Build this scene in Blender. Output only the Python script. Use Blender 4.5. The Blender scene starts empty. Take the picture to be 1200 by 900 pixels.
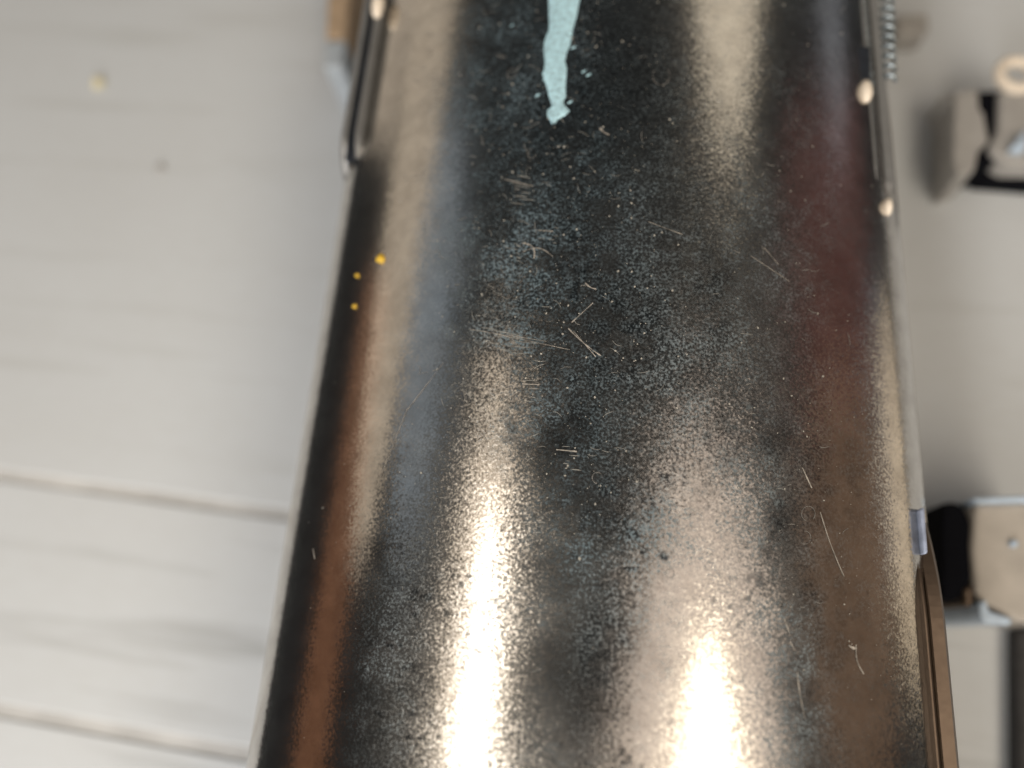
import bpy, bmesh, math
import numpy as np
from mathutils import Vector, Matrix
# ---------------------------------------------------------------- sight lines and shape of the tube
F = 900.0
def nrm(v): return v/np.linalg.norm(v)
def camray(px, py): return np.array([(px-600)/F, -(py-450)/F, -1.0])
_nL = nrm(np.cross(camray(405,205), camray(288,900)))
_nR = nrm(np.cross(camray(1060,320), camray(1113,900)))
AX = nrm(np.cross(_nL,_nR)); AX = AX if AX[1] > 0 else -AX
_mid = camray(700,500)
_l = np.cross(_nL,AX); _l = nrm(_l if _l@_mid > 0 else -_l)
_r = np.cross(_nR,AX); _r = nrm(_r if _r@_mid > 0 else -_r)
_to = nrm(_l+_r); HALF = math.acos(float(_l@_r))/2
RZ = -_to; RY = AX; RX = np.cross(RY,RZ)
M = np.array([RX,RY,RZ])                      # camera frame -> world
# cross-section of the tube: a broad arc that bends down into a side wall
W, ZTOP = .030, .046
PHL, PHR, BL, BR = math.radians(40), math.radians(38), .009, .012
R1 = (W-BL*(1-math.sin(PHL)))/math.sin(PHL); R2 = (W-BR*(1-math.sin(PHR)))/math.sin(PHR)
def prof(ph):
    """point (x, z) of the section where its normal leans ph from the vertical"""
    a = abs(ph); s = -1 if ph < 0 else 1
    R, B, P = (R1,BL,PHL) if s < 0 else (R2,BR,PHR)
    if a <= P: return s*R*math.sin(a), ZTOP-R*(1-math.cos(a))
    return s*((R-B)*math.sin(P)+B*math.sin(a)), ZTOP-R+(R-B)*math.cos(P)+B*math.cos(a)
_xl,_zl = prof(-(math.pi/2-HALF)); _xr,_zr = prof(math.pi/2-HALF)
_t = math.tan(HALF)
CX = ((_zr-_zl)*_t+_xl+_xr)/2; CZ = _zl+(CX-_xl)/_t
CAM = np.array([CX,0,CZ])
PHI = np.radians(np.concatenate([np.linspace(-90,-40.8,62),np.linspace(-40,38,330),np.linspace(38.8,90,61)]))
PX, PZ = np.array([prof(p) for p in PHI]).T
def wray(px,py): return nrm(M@camray(px,py))
def at(px,py,z):
    r = wray(px,py); return CAM+r*((z-CAM[2])/r[2])
def hit(px,py):
    """where the sight line through a photo point meets the tube: point, lean of the normal"""
    r = wray(px,py)
    # signed distance of section vertices from the ray's trace in the xz plane
    d = (PX-CAM[0])*r[2]-(PZ-CAM[2])*r[0]
    k = np.where(d[:-1]*d[1:] <= 0)[0]
    if len(k) == 0: return None
    best = None
    for i in k:
        t = d[i]/(d[i]-d[i+1]+1e-30); z = PZ[i]+t*(PZ[i+1]-PZ[i])
        s = (z-CAM[2])/r[2]
        if best is None or s < best[0]: best = (s, PHI[i]+t*(PHI[i+1]-PHI[i]))
    return CAM+r*best[0], best[1]
def proj(P):
    v = (P-CAM)@M                               # world -> camera
    return 600-F*v[...,0]/v[...,2], 450+F*v[...,1]/v[...,2]
# ---------------------------------------------------------------- camera, world, lamps, exposure
C = bpy.context.scene.collection
sc = bpy.context.scene
cam_d = bpy.data.cameras.new('camera'); cam = bpy.data.objects.new('camera', cam_d); C.objects.link(cam)
cam_d.sensor_fit = 'HORIZONTAL'; cam_d.sensor_width = 36.0; cam_d.lens = 36.0*F/1200.0
cam_d.clip_start = .002; cam_d.clip_end = 20
mw = Matrix(); 
for i in range(3):
    for j in range(3): mw[i][j] = M[i][j]
    mw[i][3] = CAM[i]
cam.matrix_world = mw
sc.camera = cam
foc = hit(660,470)[0]
cam_d.dof.use_dof = True
cam_d.dof.focus_distance = float(-((foc-CAM)@M)[2])
APERTURE = .0023
cam_d.dof.aperture_fstop = (cam_d.lens*.001)/APERTURE

w = bpy.data.worlds.new('World'); sc.world = w; w.use_nodes = True
bg = w.node_tree.nodes['Background']; bg.inputs[0].default_value = (.86,.95,1,1); bg.inputs[1].default_value = .022
sc.view_settings.view_transform = 'Standard'; sc.view_settings.look = 'None'
sc.view_settings.exposure = 0; sc.view_settings.gamma = 1; sc.view_settings.use_curve_mapping = False
sc.cycles.max_bounces = 8; sc.cycles.glossy_bounces = 4; sc.cycles.caustics_reflective = True
sc.cycles.use_denoising = True

ORIG = np.array([0,.02,.044])
def lamp(name, alpha, wa, b0, b1, col, rad, shape='RECTANGLE', dist=.55):
    """area lamp seen from the tube at angle alpha across it and b0..b1 along it, of even radiance rad"""
    a, b = math.radians(alpha), math.radians((b0+b1)/2)
    d = Vector((math.cos(b)*math.sin(a), math.sin(b), math.cos(b)*math.cos(a)))
    L = bpy.data.lights.new(name,'AREA'); L.shape = shape
    L.size = 2*dist*math.tan(math.radians(wa/2))*math.cos(b); L.size_y = 2*dist*math.tan(math.radians((b1-b0)/2))
    area = L.size*L.size_y*(math.pi/4 if shape == 'ELLIPSE' else 1)
    L.color = col; L.energy = rad*math.pi*area
    o = bpy.data.objects.new(name, L); C.objects.link(o)
    o.location = Vector(ORIG)+d*dist
    z = d; y = Vector((0,1,0)); y = (y-z*y.dot(z)).normalized(); x = y.cross(z)
    o.rotation_euler = Matrix((x,y,z)).transposed().to_euler()
    return o
lamp('lamp_window_left', -31, 10, -54, 8, (1,.94,.84), 6., 'ELLIPSE', .34)
lamp('lamp_halo_left', -32, 19, -46, 21, (1,.82,.63), 1.3, 'ELLIPSE', .36)  # unseen lamp, added for the warm halo round the left highlight
lamp('lamp_window_right', 32, 26, -62, -2, (1,.86,.66), 5., 'ELLIPSE', .34)
lamp('lamp_halo_right', 30, 47, -50, 15, (1,.83,.70), .95, 'ELLIPSE', .36)  # unseen lamp, added for the wide halo round the right highlight
lamp('lamp_back_fill', -30, 34, -88, -42, (1,.95,.89), 16., 'ELLIPSE', .26)  # unseen fill lamp, added to brighten the table and grade it
lamp('lamp_far_tan', 40, 33, 36, 80, (1,.87,.68), .98, 'ELLIPSE')  # from here on: unseen coloured lamps, added for streaks reflected in the tube
lamp('lamp_left_tan', -73, 18, 2, 64, (1,.84,.65), .60, 'ELLIPSE')
lamp('lamp_left_tan_far', -93, 22, 35, 62, (1,.84,.66), .5)
lamp('lamp_left_brown', -81, 12, -34, 25, (1,.42,.18), .19)
lamp('lamp_left_blue', -58, 15, 4, 39, (.74,.87,1), .34, 'ELLIPSE')
lamp('lamp_red', 74, 30, 16, 39, (1,.30,.22), .09)
lamp('lamp_brown', 74, 30, -12, 19, (1,.58,.33), .17, 'ELLIPSE')
lamp('lamp_grey', 81, 10, 33, 54, (.86,.9,1), .22, 'ELLIPSE')
lamp('lamp_low_tan', 96, 10, -4, 24, (1,.80,.56), .9, 'ELLIPSE')
lamp('lamp_low_blue', 91, 6, 4, 26, (.7,.82,1), .14)

# ---------------------------------------------------------------- materials
def mat(name):
    m = bpy.data.materials.new(name); m.use_nodes = True
    return m, m.node_tree, m.node_tree.nodes['Principled BSDF']
def N(nt, t, **kw):
    n = nt.nodes.new(t)
    for k, v in kw.items(): setattr(n, k, v)
    return n
def mth(nt, op, a, b=None, clamp=False):
    n = N(nt,'ShaderNodeMath',operation=op,use_clamp=clamp)
    for i, v in enumerate((a,b)):
        if v is None: continue
        if hasattr(v,'is_output'): nt.links.new(v,n.inputs[i])
        else: n.inputs[i].default_value = v
    return n.outputs[0]
def mixc(nt, f, a, b):
    n = N(nt,'ShaderNodeMix',data_type='RGBA')
    for i, v in ((0,f),(6,a),(7,b)):
        if hasattr(v,'is_output'): nt.links.new(v,n.inputs[i])
        elif i: n.inputs[i].default_value = (*v,1)
        else: n.inputs[i].default_value = v
    return n.outputs[2]
def noise(nt, scale, detail=2, rough=.5, vec=None, stretch=None):
    tc = N(nt,'ShaderNodeTexCoord').outputs['Object'] if vec is None else vec
    if stretch:
        mp = N(nt,'ShaderNodeMapping'); mp.inputs['Scale'].default_value = stretch; nt.links.new(tc,mp.inputs[0]); tc = mp.outputs[0]
    n = N(nt,'ShaderNodeTexNoise'); n.inputs['Scale'].default_value = scale
    n.inputs['Detail'].default_value = detail; n.inputs['Roughness'].default_value = rough
    nt.links.new(tc,n.inputs['Vector']); return n
def ramp(nt, f, p0, p1, c0=0., c1=1.):
    n = N(nt,'ShaderNodeMapRange',clamp=True); nt.links.new(f,n.inputs[0])
    for i, v in enumerate((p0,p1,c0,c1)): n.inputs[i+1].default_value = v
    return n.outputs[0]
def rough_normal(nt, noise_col, amp):
    s = N(nt,'ShaderNodeVectorMath',operation='SUBTRACT'); nt.links.new(noise_col,s.inputs[0]); s.inputs[1].default_value = (.5,.5,.5)
    k = N(nt,'ShaderNodeVectorMath',operation='SCALE'); nt.links.new(s.outputs[0],k.inputs[0])
    if hasattr(amp,'is_output'): nt.links.new(amp,k.inputs['Scale'])
    else: k.inputs['Scale'].default_value = amp
    g = N(nt,'ShaderNodeNewGeometry'); a = N(nt,'ShaderNodeVectorMath',operation='ADD')
    nt.links.new(g.outputs['Normal'],a.inputs[0]); nt.links.new(k.outputs[0],a.inputs[1])
    z = N(nt,'ShaderNodeVectorMath',operation='NORMALIZE'); nt.links.new(a.outputs[0],z.inputs[0]); return z.outputs[0]
def attr(nt, n):
    a = N(nt,'ShaderNodeAttribute',attribute_name=n); return a.outputs['Fac']

def tube_material():
    m, nt, b = mat('worn_nickel')
    wear, film, tarn_refl, blue = [attr(nt,n) for n in ('wear','film','tarnish_reflection','blue')]
    fine = noise(nt,4500,2,.6); fine2 = noise(nt,1100,2,.6)
    amp = mth(nt,'ADD',mth(nt,'MULTIPLY',wear,.34),.07)
    b.inputs['Metallic'].default_value = 1
    nt.links.new(rough_normal(nt,fine.outputs['Color'],amp),b.inputs['Normal'])
    nt.links.new(mth(nt,'ADD',mth(nt,'MULTIPLY',wear,.12),.14),b.inputs['Roughness'])
    sp = ramp(nt,fine.outputs['Fac'],.36,.62)
    dark = mth(nt,'MULTIPLY',tarn_refl,mth(nt,'ADD',mth(nt,'MULTIPLY',sp,-.5),1.15),True)
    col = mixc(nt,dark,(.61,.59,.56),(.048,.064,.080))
    var = noise(nt,420,4,.65)
    col = mixc(nt,ramp(nt,var.outputs['Fac'],.35,.7,0,.5),col,(.30,.28,.26))
    nt.links.new(col,b.inputs['Base Color'])
    d = N(nt,'ShaderNodeBsdfPrincipled'); d.inputs['Roughness'].default_value = .55
    nt.links.new(mixc(nt,blue,(.195,.215,.225),(.13,.185,.225)),d.inputs['Base Color'])
    nt.links.new(rough_normal(nt,fine.outputs['Color'],1.2),d.inputs['Normal'])
    f = mth(nt,'MULTIPLY',film,ramp(nt,fine.outputs['Fac'],.46,.66,.09,1.15),True)
    f = mth(nt,'MULTIPLY',f,ramp(nt,fine2.outputs['Fac'],.3,.62,.5,1.15),True)
    mx = N(nt,'ShaderNodeMixShader'); nt.links.new(f,mx.inputs[0]); nt.links.new(b.outputs[0],mx.inputs[1]); nt.links.new(d.outputs[0],mx.inputs[2])
    nt.links.new(mx.outputs[0],nt.nodes['Material Output'].inputs['Surface'])
    return m
def metal(name, col, rough, amp=.25):
    m, nt, b = mat(name); b.inputs['Metallic'].default_value = 1; b.inputs['Roughness'].default_value = rough
    n = noise(nt,1800,2); v = noise(nt,260,3)
    nt.links.new(rough_normal(nt,n.outputs['Color'],amp),b.inputs['Normal'])
    nt.links.new(mixc(nt,v.outputs['Fac'],[c*.7 for c in col],[min(1,c*1.2) for c in col]),b.inputs['Base Color']); return m
def matte(name, col, rough=.6, var=.25, scale=900, spec=.4):
    m, nt, b = mat(name); b.inputs['Roughness'].default_value = rough; b.inputs['Specular IOR Level'].default_value = spec
    v = noise(nt,scale,3)
    nt.links.new(mixc(nt,ramp(nt,v.outputs['Fac'],.3,.7),[c*(1-var) for c in col],[min(1,c*(1+var)) for c in col]),b.inputs['Base Color']); return m
def board_material(d, seed, grain=1.):
    m, nt, b = mat('pale_board')
    tc = N(nt,'ShaderNodeTexCoord').outputs['Object']
    mp = N(nt,'ShaderNodeMapping'); mp.vector_type = 'POINT'
    mp.inputs['Rotation'].default_value = (0,0,-math.atan2(d[1],d[0])); mp.inputs['Location'].default_value = (seed*.37,seed*.11,0)
    nt.links.new(tc,mp.inputs[0])
    g = noise(nt,55,4,.6,mp.outputs[0],(.22,3.2,1)); bl = noise(nt,40,3,.5,mp.outputs[0],(.5,1,1)); f = noise(nt,700,2,.5,mp.outputs[0],(.4,1.5,1))
    c = mixc(nt,ramp(nt,g.outputs['Fac'],.56,.72),(.565,.605,.65),tuple(v*(1-.36*grain) for v in (.565,.60,.63)))
    c = mixc(nt,ramp(nt,bl.outputs['Fac'],.35,.7,0,.35),c,(.50,.52,.54))
    c = mixc(nt,ramp(nt,f.outputs['Fac'],.4,.7,0,.12),c,(.45,.455,.46))
    nt.links.new(c,b.inputs['Base Color']); b.inputs['Roughness'].default_value = .5; b.inputs['Specular IOR Level'].default_value = .3
    return m
M_TUBE = tube_material()
M_RAIL = metal('rail_steel',(.24,.245,.25),.42); M_RAIL.node_tree.nodes['Principled BSDF'].inputs['Metallic'].default_value = .45; M_BROWN = metal('bronzed_edge',(.15,.115,.09),.5,.12)
M_BRIGHT = matte('cream_glint',(.78,.70,.60),.4,.08); M_DARK = matte('groove_shade',(.010,.014,.022),.6)  # matte cream puts the glints of pins and ring into colour
M_GREY = matte('clasp_grey',(.34,.335,.33),.5,.1,400); M_PALE = matte('pale_buckle',(.40,.375,.345),.5,.12,300)
M_BLACK = matte('plain_black',(.003,.0035,.006),.8,.2,900,.08); M_BLUEHILITE = matte('bluish_highlight',(.45,.56,.70),.35,.1)
M_SPRING = metal('spring_wire',(.36,.42,.46),.4); M_TAN = matte('tan_block',(.46,.34,.23),.7,.15,500)
M_TEAL = matte('pale_teal_reflection',(.41,.64,.75),.6,.28,2600)
M_SCR = matte('bare_scratch',(.33,.31,.285),.45,.5,1800); M_HAIR = matte('fine_scratch',(.25,.25,.24),.45,.4,1500); M_RING = matte('dried_water',(.17,.165,.16),.6,.4,1500); M_DUST = matte('pale_dust',(.38,.37,.34),.7,.4,2000)
M_GOLD = matte('gold_flake',(.70,.46,.05),.4,.15); M_CRUMB = matte('cream_crumb',(.72,.66,.45),.7,.1); M_SPECK = matte('dark_crumb',(.42,.42,.42),.8)
M_PIT = matte('dark_pit',(.02,.02,.02),.6)

# ---------------------------------------------------------------- object helpers
def mesh_obj(name, V, Fc, m, parent=None, smooth=True):
    me = bpy.data.meshes.new(name); me.from_pydata([tuple(map(float,v)) for v in V],[],[tuple(map(int,f)) for f in Fc]); me.update()
    me.materials.append(m)
    if smooth: me.polygons.foreach_set('use_smooth',[True]*len(me.polygons))
    o = bpy.data.objects.new(name, me); C.objects.link(o)
    if parent: o.parent = parent
    return o
def bm_obj(name, bm, m, parent=None, smooth=False):
    bmesh.ops.recalc_face_normals(bm, faces=bm.faces)
    me = bpy.data.meshes.new(name); bm.to_mesh(me); bm.free(); me.materials.append(m)
    if smooth: me.polygons.foreach_set('use_smooth',[True]*len(me.polygons))
    o = bpy.data.objects.new(name, me); C.objects.link(o)
    if parent: o.parent = parent
    return o
def tag(o, label, cat, group=None, kind=None):
    o['label'] = label; o['category'] = cat
    if group: o['group'] = group
    if kind: o['kind'] = kind
    return o
def empty(name): 
    o = bpy.data.objects.new(name, None); C.objects.link(o); o.empty_display_size = .01; return o
def prism(poly, z0, z1, bev=.0006, seg=3):
    """vertical prism over a plan polygon, with bevelled edges"""
    bm = bmesh.new(); n = len(poly)
    a = [bm.verts.new((p[0],p[1],z0)) for p in poly]; b = [bm.verts.new((p[0],p[1],z1)) for p in poly]
    bm.faces.new(a[::-1]); bm.faces.new(b)
    for i in range(n): bm.faces.new((a[i],a[(i+1)%n],b[(i+1)%n],b[i]))
    bmesh.ops.recalc_face_normals(bm, faces=bm.faces)
    if bev: bmesh.ops.bevel(bm, geom=list(bm.edges), offset=bev, segments=seg, profile=.5, affect='EDGES', clamp_overlap=True)
    return bm
def plan(pts, z): return [at(x,y,z)[:2] for x, y in pts]
def section_bar(name, sec, ys, drop, m, parent):
    """bar along the tube: closed section (x,z) carried along ys; drop[i] lowers the top of station i"""
    V, Fc = [], []; n = len(sec); zb = min(z for _, z in sec); zt = max(z for _, z in sec)
    for y, d in zip(ys,drop):
        for x, z in sec: V.append((x,y,z-d*(z-zb)/(zt-zb)))
    for i in range(len(ys)-1):
        for k in range(n): Fc.append((i*n+k,i*n+(k+1)%n,(i+1)*n+(k+1)%n,(i+1)*n+k))
    bm = bmesh.new(); vs = [bm.verts.new(v) for v in V]
    for f in Fc: bm.faces.new([vs[k] for k in f])
    bm.faces.new(vs[:n][::-1]); bm.faces.new(vs[-n:])
    return bm_obj(name,bm,m,parent)

# ---------------------------------------------------------------- table of pale boards
table = empty('table_top'); table['kind'] = 'structure'; table['label'] = 'pale grey tabletop of wide boards with soft grain under the metal tube'
TX0, TX1 = -.155, .165
def line(a, b):
    p, q = at(*a,0.)[:2], at(*b,0.)[:2]; d = (q-p)/np.linalg.norm(q-p); return p, d
j1, d1 = line((0,556),(330,602)); j2, d2 = line((0,832),(290,884))
yat = lambda p, d, x: p[1]+d[1]*(x-p[0])/d[0]
GAP = .0009
bm_obj('joint_fill',prism([(TX0+.001,-.159),(TX1-.001,-.159),(TX1-.001,.239),(TX0+.001,.239)],-.016,-.0003,0),matte('joint_dust',(.49,.50,.51),.8,.2,90),table)
def board(y0, y1, seed, grain=1.):
    """y0, y1: functions of x for the two long edges"""
    bm = prism([(TX0,y0(TX0)),(TX1,y0(TX1)),(TX1,y1(TX1)),(TX0,y1(TX0))],-.018,0,.0002,1)
    bm_obj('board',bm,board_material(d1,seed,grain),table)
board(lambda x: yat(j1,d1,x)+GAP, lambda x: .24, 1., .35)
board(lambda x: yat(j2,d2,x)+GAP, lambda x: yat(j1,d1,x)-GAP, 2.3)
board(lambda x: -.16, lambda x: yat(j2,d2,x)-GAP, 4.1)

# ---------------------------------------------------------------- the tube
rng = np.random.default_rng(7)
def vnoise(X, Y, s, seed):
    g = np.random.default_rng(seed).random((256,256)); x, y = X/s, Y/s
    xi, yi = np.floor(x).astype(int), np.floor(y).astype(int); fx, fy = x-xi, y-yi
    fx, fy = fx*fx*(3-2*fx), fy*fy*(3-2*fy)
    a = g[xi%256,yi%256]; b = g[(xi+1)%256,yi%256]; c = g[xi%256,(yi+1)%256]; d = g[(xi+1)%256,(yi+1)%256]
    return (a*(1-fx)+b*fx)*(1-fy)+(c*(1-fx)+d*fx)*fy
def fbm(X, Y, s, seed, o=4):
    return sum(vnoise(X,Y,s/2**k,seed+k)*.5**k for k in range(o))/sum(.5**k for k in range(o))
def blob(X, Y, cx, cy, rx, ry, rot=0, p=1.):
    c, s = math.cos(math.radians(rot)), math.sin(math.radians(rot)); u = ((X-cx)*c+(Y-cy)*s)/rx; v = (-(X-cx)*s+(Y-cy)*c)/ry
    return np.exp(-(u*u+v*v)**p)
def sstep(a, b, x): t = np.clip((x-a)/(b-a),0,1); return t*t*(3-2*t)

tube = tag(empty('metal_tube'),'scratched shiny metal tube on the pale tabletop, a grooved rail along each side','metal tube')
YS = np.concatenate([np.linspace(-.06,-.0125,20),np.linspace(-.012,.070,680),np.linspace(.0712,.13,30)])
nu, nv = len(PHI)+2, len(YS)
px_ = np.concatenate([[PX[0]],PX,[PX[-1]]]); pz_ = np.concatenate([[.0],PZ,[.0]])
V = np.zeros((nv,nu,3)); V[:,:,0] = px_; V[:,:,2] = pz_; V[:,:,1] = YS[:,None]
idx = np.arange(nu*nv).reshape(nv,nu)
Fq = np.stack([idx[:-1,:-1],idx[:-1,1:],idx[1:,1:],idx[1:,:-1]],-1).reshape(-1,4)
me = bpy.data.meshes.new('barrel')
me.vertices.add(nu*nv); me.vertices.foreach_set('co',V.ravel())
me.loops.add(Fq.size); me.loops.foreach_set('vertex_index',Fq.ravel().astype(np.int32))
me.polygons.add(len(Fq)); me.polygons.foreach_set('loop_start',np.arange(0,Fq.size,4,dtype=np.int32))
me.polygons.foreach_set('use_smooth',np.ones(len(Fq),bool)); me.update(); me.validate()
X, Y = proj(V.reshape(-1,3)); X = np.clip(X,-500,1800); Y = np.clip(Y,-900,2400)
wx = X+26*(fbm(X,Y,70,11)-.5)+30*(fbm(X,Y,22,15)-.5); wy = Y+40*(fbm(X,Y,70,21)-.5)
n1 = fbm(X,Y,90,31); n2 = fbm(X,Y,34,41); n3 = fbm(X,Y,12,51)
mid = sstep(510-.13*Y,575-.13*Y,wx)*(1-.6*sstep(890,1020,wx+.06*(wy-450)))
wear = np.clip(.14+mid*(.45+.9*(n1-.4)+.3*(n2-.5))+.22*sstep(880,940,X)*n2,.05,1)
wear *= 1-.55*np.maximum(blob(X,Y,550,800,70,230),blob(X,Y,830,800,110,170))
wear *= .45+.55*sstep(80,300,wy)
film = np.zeros_like(X)
for b in [(590,290,75,90,0,.55),(610,400,80,14,10,.8),(615,214,55,9,10,.7),(625,228,40,7,8,.6),(600,470,50,30,0,.3),(770,640,80,90,20,.55),(880,590,34,60,-15,1.),(690,640,50,70,-20,.5),
          (760,300,60,80,0,.32),(800,450,60,110,0,.45),(640,480,90,60,0,.38),(915,780,44,130,-8,.75),(740,750,70,90,0,.35),(885,280,30,70,-20,.4),
          (590,90,80,90,0,.42),(465,760,34,150,5,.22),(940,700,40,150,-8,.2),(690,230,50,60,0,.22),(860,420,40,80,0,.3),(905,300,22,14,30,.35)]:
    film = np.maximum(film,b[5]*blob(wx,wy,*b[:5]))
film = np.clip(film*(.25+1.5*sstep(.3,.7,n2))+mid*(.13+.22*sstep(.42,.7,n3)*sstep(.3,.6,n1)),0,1)
tarn_refl = np.zeros_like(X)  # real tarnish and spots; broad centre blobs also paint in a dark reflection
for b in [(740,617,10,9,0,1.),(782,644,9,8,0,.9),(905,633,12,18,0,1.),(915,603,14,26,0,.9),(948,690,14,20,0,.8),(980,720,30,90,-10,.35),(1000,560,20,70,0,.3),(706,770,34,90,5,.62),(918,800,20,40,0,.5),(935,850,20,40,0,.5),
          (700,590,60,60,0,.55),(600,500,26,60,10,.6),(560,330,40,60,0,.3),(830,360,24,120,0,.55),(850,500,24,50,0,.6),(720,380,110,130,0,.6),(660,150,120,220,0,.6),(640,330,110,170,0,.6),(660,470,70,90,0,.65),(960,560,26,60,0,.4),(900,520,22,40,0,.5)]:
    tarn_refl = np.maximum(tarn_refl,b[5]*blob(wx,wy,*b[:5]))
tarn_refl = np.clip(tarn_refl*(.45+.8*sstep(.35,.65,n3)+.5*sstep(.4,.65,n2)),0,1)
pits = sstep(.70,.78,fbm(X,Y,9,61,2))*sstep(.45,.6,n1)*mid*sstep(450,600,wy); tarn_refl = np.maximum(tarn_refl,.8*pits)
blue = np.clip(.25+.5*blob(X,Y,650,300,140,360)+blob(wx,wy,700,590,60,80)+.6*blob(wx,wy,600,150,90,150)+.3*n1,0,1)
for n, v in (('wear',wear),('film',film),('tarnish_reflection',tarn_refl),('blue',blue)):
    a = me.attributes.new(n,'FLOAT','POINT'); a.data.foreach_set('value',v.astype(np.float32))
me.materials.append(M_TUBE)
barrel = bpy.data.objects.new('barrel',me); C.objects.link(barrel); barrel.parent = tube

# rails along both sides
xr = lambda px, py, z: float(at(px,py,z)[0])
def rail(name, sec, yend, m=M_RAIL, nose=.006):
    t = np.linspace(0,1,8); ys = np.concatenate([yend+nose*t,[.13]]); dr = np.concatenate([.012*(1-np.sqrt(np.clip(1-(1-t)**2,0,1))),[0]])
    return section_bar(name,sec,ys,dr,m,tube)
zl = .0375; a, b, c, d = [xr(p,100,zl) for p in (405,413,424,432)]
yl = float(at(410,207,zl)[1])
rail('side_rail',[(a,.018),(a,zl-.0011),(a+.0003,zl-.0008),(b,zl-.0008),(b,zl-.0020),(c,zl-.0020),(c,zl-.0003),(c+.0003,zl),(d-.0004,zl),(d,zl-.0005),(d,.018)],yl)
section_bar('groove_floor_shade',[(b+.00002,zl-.0019),(c-.00002,zl-.0019),(c-.00002,zl-.0013),(b+.00002,zl-.0013)],[yl+.003,.129],[0,0],M_DARK,tube)  # near-black bar paints the shade inside the left groove
zr = .0375; a, b, c, d = [xr(p,150,zr) for p in (1014,1025,1038,1050)]
yr = float(at(1062,312,zr-.002)[1])
rail('side_rail',[(d,.018),(d,zr-.0014),(d-.0003,zr-.0010),(c,zr-.0010),(c,zr-.0022),(b,zr-.0022),(b,zr-.0003),(b-.0003,zr),(a+.0008,zr),(a,zr-.0005),(a,.018)],yr,nose=.010)
section_bar('groove_floor_shade',[(b+.00002,zr-.0021),(c-.00002,zr-.0021),(c-.00002,zr-.0014),(b+.00002,zr-.0014)],[yr+.004,.129],[0,0],M_DARK,tube)  # near-black bar paints the shade inside the right groove
def dome(name, px, py, z, rx, ry, rz, m, parent=tube):
    bm = bmesh.new(); bmesh.ops.create_uvsphere(bm,u_segments=16,v_segments=10,radius=1)
    p = at(px,py,z)
    for v in bm.verts: v.co = Vector((p[0]+v.co.x*rx,p[1]+v.co.y*ry,p[2]+v.co.z*rz))
    return bm_obj(name,bm,m,parent,True)
dome('pin',443,6,zl+.0002,.0007,.0018,.0008,M_BRIGHT)
dome('pin',1015,107,zr+.0003,.0006,.0013,.0007,M_BRIGHT)
dome('pin',1040,243,zr-.0012,.0004,.0009,.0008,M_BRIGHT)
bm = prism(plan([(1003,54),(1020,54),(1020,93),(1005,93)],zr+.0006),zr-.001,zr+.0006,.0001,1); bm_obj('hole_shade',bm,M_DARK,tube)  # solid dark block painted as the shade of a recess
# coil spring lying on the outer shoulder of the right rail
p0, p1 = at(1042,95,zr-.0012), at(1036,-120,zr-.0012); L = p1[1]-p0[1]; turns = 20; ns = turns*14; R_, r_ = .00055, .00022
V, Fc = [], []
for i in range(ns+1):
    t = i/ns; th = t*turns*2*math.pi; cx = p0[0]+(p1[0]-p0[0])*t; cy = p0[1]+L*t
    cen = np.array([cx+R_*math.cos(th),cy,p0[2]+R_*math.sin(th)]); u = np.array([math.cos(th),0,math.sin(th)]); vv = np.array([0,1.,0])
    for k in range(6): V.append(cen+r_*(u*math.cos(k*math.pi/3)+vv*math.sin(k*math.pi/3)))
for i in range(ns):
    for k in range(6): Fc.append((i*6+k,i*6+(k+1)%6,(i+1)*6+(k+1)%6,(i+1)*6+k))
mesh_obj('coil_spring',V,Fc,M_SPRING,tube)
# thin strip along the lower right edge, and a bluish reflection built as a small solid
zs = .0340; a, b, c = xr(1083,750,zs+.003), xr(1095,750,zs+.003), xr(1100,750,zs); ys_ = float(at(1081,470,zs)[1])
t = np.linspace(0,1,24)
section_bar('edge_strip',[(a,.012),(a,zs+.0026),(a+.0003,zs+.003),(b-.0006,zs+.003),(b-.0002,zs+.0026),(b-.0002,zs+.0012),(b,zs+.0012),(b+.0002,zs+.0022),(c-.0004,zs+.0022),(c,zs+.0016),(c,.012)],
            [-.06]+list(ys_-.020*t[::-1]),[0]+list(.010*(1-t[::-1])**2),M_BROWN,tube)
bm = prism(plan([(1078,596),(1084,594),(1088,648),(1083,650)],.0366),.030,.0366,.0003,2); bm_obj('edge_reflection',bm,matte('dull_blue_reflection',(.30,.35,.48),.4),tube)  # bluish solid stands in for a reflection on the edge

# marks that lie on the tube: ribbons that follow its surface
def ribbon(V, Fc, pts, width, lift=.00003):
    Q = []
    for p in pts:
        h = hit(*p)
        if h is None: continue
        Q.append((h[0]+lift*np.array([math.sin(h[1]),0,math.cos(h[1])]),np.array([math.sin(h[1]),0,math.cos(h[1])])))
    if len(Q) < 2: return
    n0 = len(V); m_ = len(Q)
    for i,(p,nn) in enumerate(Q):
        t = Q[min(i+1,m_-1)][0]-Q[max(i-1,0)][0]; t = t/(np.linalg.norm(t)+1e-12); s = np.cross(nn,t)
        wd = (width[i] if hasattr(width,'__len__') else width*(1 if 0 < i < m_-1 else .35))/F*.055/2
        V.append(p-s*wd); V.append(p+s*wd)
    for i in range(m_-1): Fc.append((n0+2*i,n0+2*i+1,n0+2*i+3,n0+2*i+2))
def stroke(a, b, n=6, bow=0.):
    a, b = np.array(a,float), np.array(b,float); d = b-a; q = np.array([-d[1],d[0]])
    return [a+d*t+q*bow*math.sin(math.pi*t) for t in np.linspace(0,1,n)]
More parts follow.
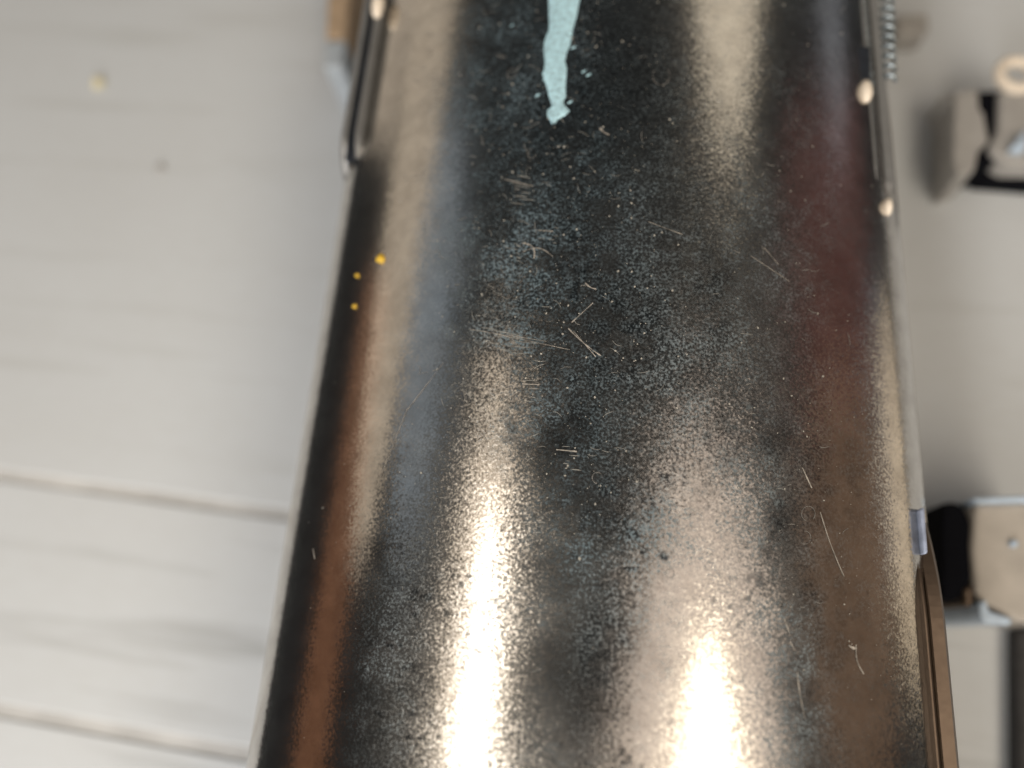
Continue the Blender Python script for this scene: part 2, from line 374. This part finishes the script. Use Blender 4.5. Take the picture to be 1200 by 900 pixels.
for a, b, wd, bow in [((666,385),(704,417),1.8,.03),((672,388),(698,418),1.2,0),((670,378),(695,355),1.6,0),((686,332),(699,339),2.4,.1),((612,285),(626,303),2.4,-.3),((613,295),(648,301),1.6,-.2),
                   ((940,548),(951,572),2.2,0),((961,600),(989,676),2.2,.02),((919,725),(925,742),1.8,0),((926,752),(931,762),1.8,0),((934,788),(943,842),1.8,.02),((703,150),(714,158),3.,.1),
                   ((550,386),(600,396),1.,-.02),((612,398),(668,410),.9,0),((575,390),(640,400),.8,0),((590,210),(625,218),1.,0),((630,270),(648,271),1.6,0),((612,450),(632,451),2,0),((652,527),(676,529),1.8,0),
                   ((446,560),(478,478),1.1,0),((478,480),(520,425),1.,0),((880,300),(925,330),1.2,0),((895,290),(912,310),1.,0),((760,260),(800,275),1.1,0),((367,643),(369,655),1.6,0),((1003,755),(1012,790),2.,.1),((994,756),(1004,760),4,.1)]:
    V, Fc = [], []; ribbon(V,Fc,stroke(a,b,9,bow),wd*rng.uniform(.35,1.,9)); mesh_obj('scratch',V,Fc,M_SCR,tube)
# pale teal reflection, built as a thin coloured layer with stray dabs
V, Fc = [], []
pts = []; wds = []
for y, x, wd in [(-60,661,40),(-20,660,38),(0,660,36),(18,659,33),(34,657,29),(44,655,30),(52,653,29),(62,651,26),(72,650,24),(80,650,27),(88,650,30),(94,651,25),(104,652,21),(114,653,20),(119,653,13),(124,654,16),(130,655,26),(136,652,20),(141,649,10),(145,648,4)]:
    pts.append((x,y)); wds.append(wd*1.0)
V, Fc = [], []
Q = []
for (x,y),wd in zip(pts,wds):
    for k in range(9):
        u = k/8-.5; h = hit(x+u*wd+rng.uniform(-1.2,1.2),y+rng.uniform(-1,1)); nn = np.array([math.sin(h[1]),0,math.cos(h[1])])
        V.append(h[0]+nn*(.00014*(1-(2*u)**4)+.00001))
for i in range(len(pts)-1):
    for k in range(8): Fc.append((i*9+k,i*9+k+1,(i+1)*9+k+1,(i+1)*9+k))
mesh_obj('reflection_streak',V,Fc,M_TEAL,tube)
V, Fc = [], []
for x, y, r in [(690,88,3),(684,84,2.5),(668,120,3),(630,112,3),(640,92,4),(672,56,3),(600,30,2)]:
    ribbon(V,Fc,stroke((x-r,y+r*.6),(x+r,y-r*.6),4),r*1.3)
o = mesh_obj('reflection_dab',V,Fc,M_TEAL,tube); o['kind'] = 'stuff'
# water rings and curled hairlines
V, Fc = [], []
for x, y, r in [(488,90,5),(510,100,7),(502,62,4),(514,116,3.5),(775,89,10),(943,630,7),(947,602,8),(700,560,6),(785,672,5),(600,86,5),(623,180,5),(598,88,4)]:
    a0 = rng.uniform(0,6); ribbon(V,Fc,[(x+r*math.cos(a0+t),y+r*1.1*math.sin(a0+t)) for t in np.linspace(0,4.+rng.uniform(0,2),14)],rng.uniform(.3,1.2,14))
o = mesh_obj('water_ring',V,Fc,M_RING,tube); o['kind'] = 'stuff'
V, Fc = [], []
for x0, y0, n_, ln_, an_, sp in [(592,206,9,34,.13,4),(560,383,10,60,.16,3.2),(612,440,9,20,.03,5),(655,524,6,20,.08,5),(600,284,6,16,.5,4),(640,268,5,14,.1,4),(625,600,5,12,0,6)]:
    for k in range(n_):
        x = x0+rng.uniform(0,ln_*.7); y = y0+k*sp+rng.uniform(-1,1); l_ = ln_*rng.uniform(.2,.7); a_ = an_+rng.uniform(-.06,.06)
        ribbon(V,Fc,stroke((x,y),(x+l_*math.cos(a_),y+l_*math.sin(a_)),5,rng.uniform(-.03,.03)),rng.uniform(.6,1.1))
for _ in range(200):
    x, y = (rng.normal(620,60),rng.uniform(0,560)) if rng.random() < .6 else (rng.uniform(470,1000),rng.uniform(0,880))
    an = rng.uniform(-.4,.6) if rng.random() < .6 else rng.uniform(-1.6,1.6); ln = rng.uniform(4,16); ribbon(V,Fc,stroke((x,y),(x+ln*math.cos(an),y+ln*math.sin(an)),5,rng.uniform(-.18,.18)),rng.uniform(.4,.8))
o = mesh_obj('hairline',V,Fc,M_HAIR,tube); o['kind'] = 'stuff'
V, Fc = [], []
for _ in range(1500):
    u = rng.random()
    x, y = (rng.normal(660,90),rng.uniform(0,620)) if u < .66 else ((rng.normal(950,60),rng.uniform(0,880)) if u < .86 else (rng.uniform(350,1040),rng.uniform(0,890)))
    s = .5+rng.exponential(.35) if rng.random() < .93 else rng.uniform(1.8,3.); an = rng.uniform(0,3.1)
    ribbon(V,Fc,stroke((x,y),(x+s*math.cos(an),y+s*math.sin(an)),3),s)
o = mesh_obj('dust_speck',V,Fc,M_DUST,tube); o['kind'] = 'stuff'

# ---------------------------------------------------------------- small things on the tube and the table
def lump(name, c, r, m, seed, flat=.6):
    bm = bmesh.new(); bmesh.ops.create_icosphere(bm,subdivisions=2,radius=1); g = np.random.default_rng(seed)
    for v in bm.verts:
        k = 1+g.uniform(-.32,.32); v.co = Vector((c[0]+v.co.x*r*k,c[1]+v.co.y*r*k*1.1,c[2]+v.co.z*r*k*flat))
    return bm_obj(name,bm,m,None,True)
for (x, y, r, lab) in [(447,304,.00044,'largest of the three gold flecks, uppermost on the left side of the metal tube'),(419,323,.00021,'middle of the three gold flecks on the dark left side of the metal tube'),(416,359,.00022,'lowest of the three gold flecks on the dark left side of the metal tube')]:
    h = hit(x,y); tag(lump('gold_fleck',h[0]+.0001*np.array([math.sin(h[1]),0,math.cos(h[1])]),r,M_GOLD,int(x)),lab,'fleck','gold flecks stuck on the tube')
p = at(115,96,.0006); tag(lump('cream_crumb',(p[0],p[1],.0006),.00105,M_CRUMB,3),'small cream crumb alone on the pale tabletop at upper left','crumb')
p = at(188,197,.0003); tag(lump('dark_crumb',(p[0],p[1],.0003),.0007,M_SPECK,4),'tiny dark grey speck on the pale tabletop below the cream crumb','crumb')

# tan block half hidden beside the left rail
t = tag(empty('tan_block'),'small tan block with pale grey end beside the top of the left rail','block')
z = .012
bm_obj('body',prism(plan([(381,44),(406,44),(416,-60),(386,-60)],z),0.0,z,.0006),M_TAN,t)
bm_obj('end_cap',prism(plan([(378,79),(402,79),(406,46),(380,46)],z),0.0,z,.0006),matte('pale_cap',(.42,.47,.52),.6,.1),t)

# grey metal clasp at the upper right
t = tag(empty('metal_clasp'),'grey metal clasp with a dark slot and a ring, right of the tube','clasp')
z = .0075
bm_obj('side_plate',prism(plan([(1119,108),(1146,103),(1148,128),(1153,132),(1158,160),(1160,164),(1147,176),(1142,200),(1122,206),(1117,190)],z),.0,z,.0007),M_GREY,t)
bm_obj('cross_plate',prism(plan([(1172,104),(1240,100),(1240,192),(1180,190),(1160,176),(1163,164),(1170,150)],z),.002,z,.0007),M_GREY,t)
bm_obj('slot_shade',prism(plan([(1138,106),(1180,106),(1180,186),(1138,196)],.0065),.0004,.0065,.0003),M_BLACK,t)  # near-flush black block stands in for shade in the slot
bm_obj('shadow_edge',prism(plan([(1146,184),(1250,196),(1250,214),(1150,206)],.004),.0002,.004,.0003),M_BLACK,t)  # black strip stands in for the shadow along the lower edge
def ring(name, px, py, z, R_, r_, m, parent, tilt=0.):
    c = at(px,py,z); V, Fc = [], []
    for i in range(28):
        a = 2*math.pi*i/28; u = np.array([math.cos(a),math.sin(a)*math.cos(tilt),math.sin(a)*math.sin(tilt)])
        for k in range(8): b = 2*math.pi*k/8; V.append(c+u*(R_+r_*math.cos(b))+np.array([0,-math.sin(tilt),math.cos(tilt)])*r_*math.sin(b))
    for i in range(28):
        for k in range(8): Fc.append((i*8+k,((i+1)%28)*8+k,((i+1)%28)*8+(k+1)%8,i*8+(k+1)%8))
    return mesh_obj(name,V,Fc,m,parent)
ring('ring',1192,88,.0078,.0024,.0008,M_BRIGHT,t)
bm_obj('corner_glint',prism(plan([(1186,172),(1204,148),(1204,174)],z+.0015),z-.0003,z+.0015,.0003),M_BLUEHILITE,t)  # bluish wedge stands in for a pale highlight
bm = prism(plan([(1104,110),(1118,107),(1118,122),(1108,120)],.006),.0,.006,.0005); bm_obj('lug',bm,M_GREY,t)

# pale buckle at the lower right
t = tag(empty('pale_buckle'),'pale beige buckle with black rounded end and painted bluish edge highlights, right of the tube','buckle')
z = .014
bm_obj('body',prism(plan([(1143,590),(1260,586),(1260,732),(1192,728),(1150,706),(1143,690),(1139,640)],z),.0,z,.0006),M_PALE,t)
arc = [(1104,590),(1116,588)]+[(1118+24*math.sin(a),646-58*math.cos(a)) for a in np.linspace(.25,2.9,12)]+[(1112,706),(1104,700)]
bm_obj('black_end',prism(plan(arc,.0132),.0,.0132,.0006),M_BLACK,t)
bm_obj('top_highlight',prism(plan([(1140,583),(1262,578),(1262,586),(1146,590)],z+.0006),.001,z+.0006,.0003),M_BLUEHILITE,t)  # bluish bar stands in for the highlight on the top bevel
bm_obj('corner_highlight',prism(plan([(1148,706),(1156,702),(1160,716),(1186,724),(1186,733),(1154,730),(1148,722)],z+.0006),.001,z+.0006,.0003),M_BLUEHILITE,t)  # bluish corner piece stands in for a bevel highlight
bm_obj('side_tab',prism(plan([(1129,690),(1141,684),(1142,710),(1131,712)],.0136),.0,.0136,.0004),M_BROWN,t)
bm_obj('stud',prism(plan([(1186,632),(1195,632),(1195,641),(1186,641)],z+.0008),z-.0003,z+.0008,.0004),M_BLUEHILITE,t)
bm_obj('dark_strip',prism(plan([(1191,736),(1270,736),(1270,960),(1194,960)],.0025),.0,.0025,.0006),matte('strip_dark',(.03,.03,.032),.7),t)  # low dark strip below the buckle
# faint grey bar near the top right
tag(bm_obj('grey_bar',prism(plan([(1050,16),(1088,14),(1090,32),(1084,40),(1050,40)],.004),.0,.004,.0006),M_GREY),'small dull grey bar on the table beside the top of the right rail','bar')
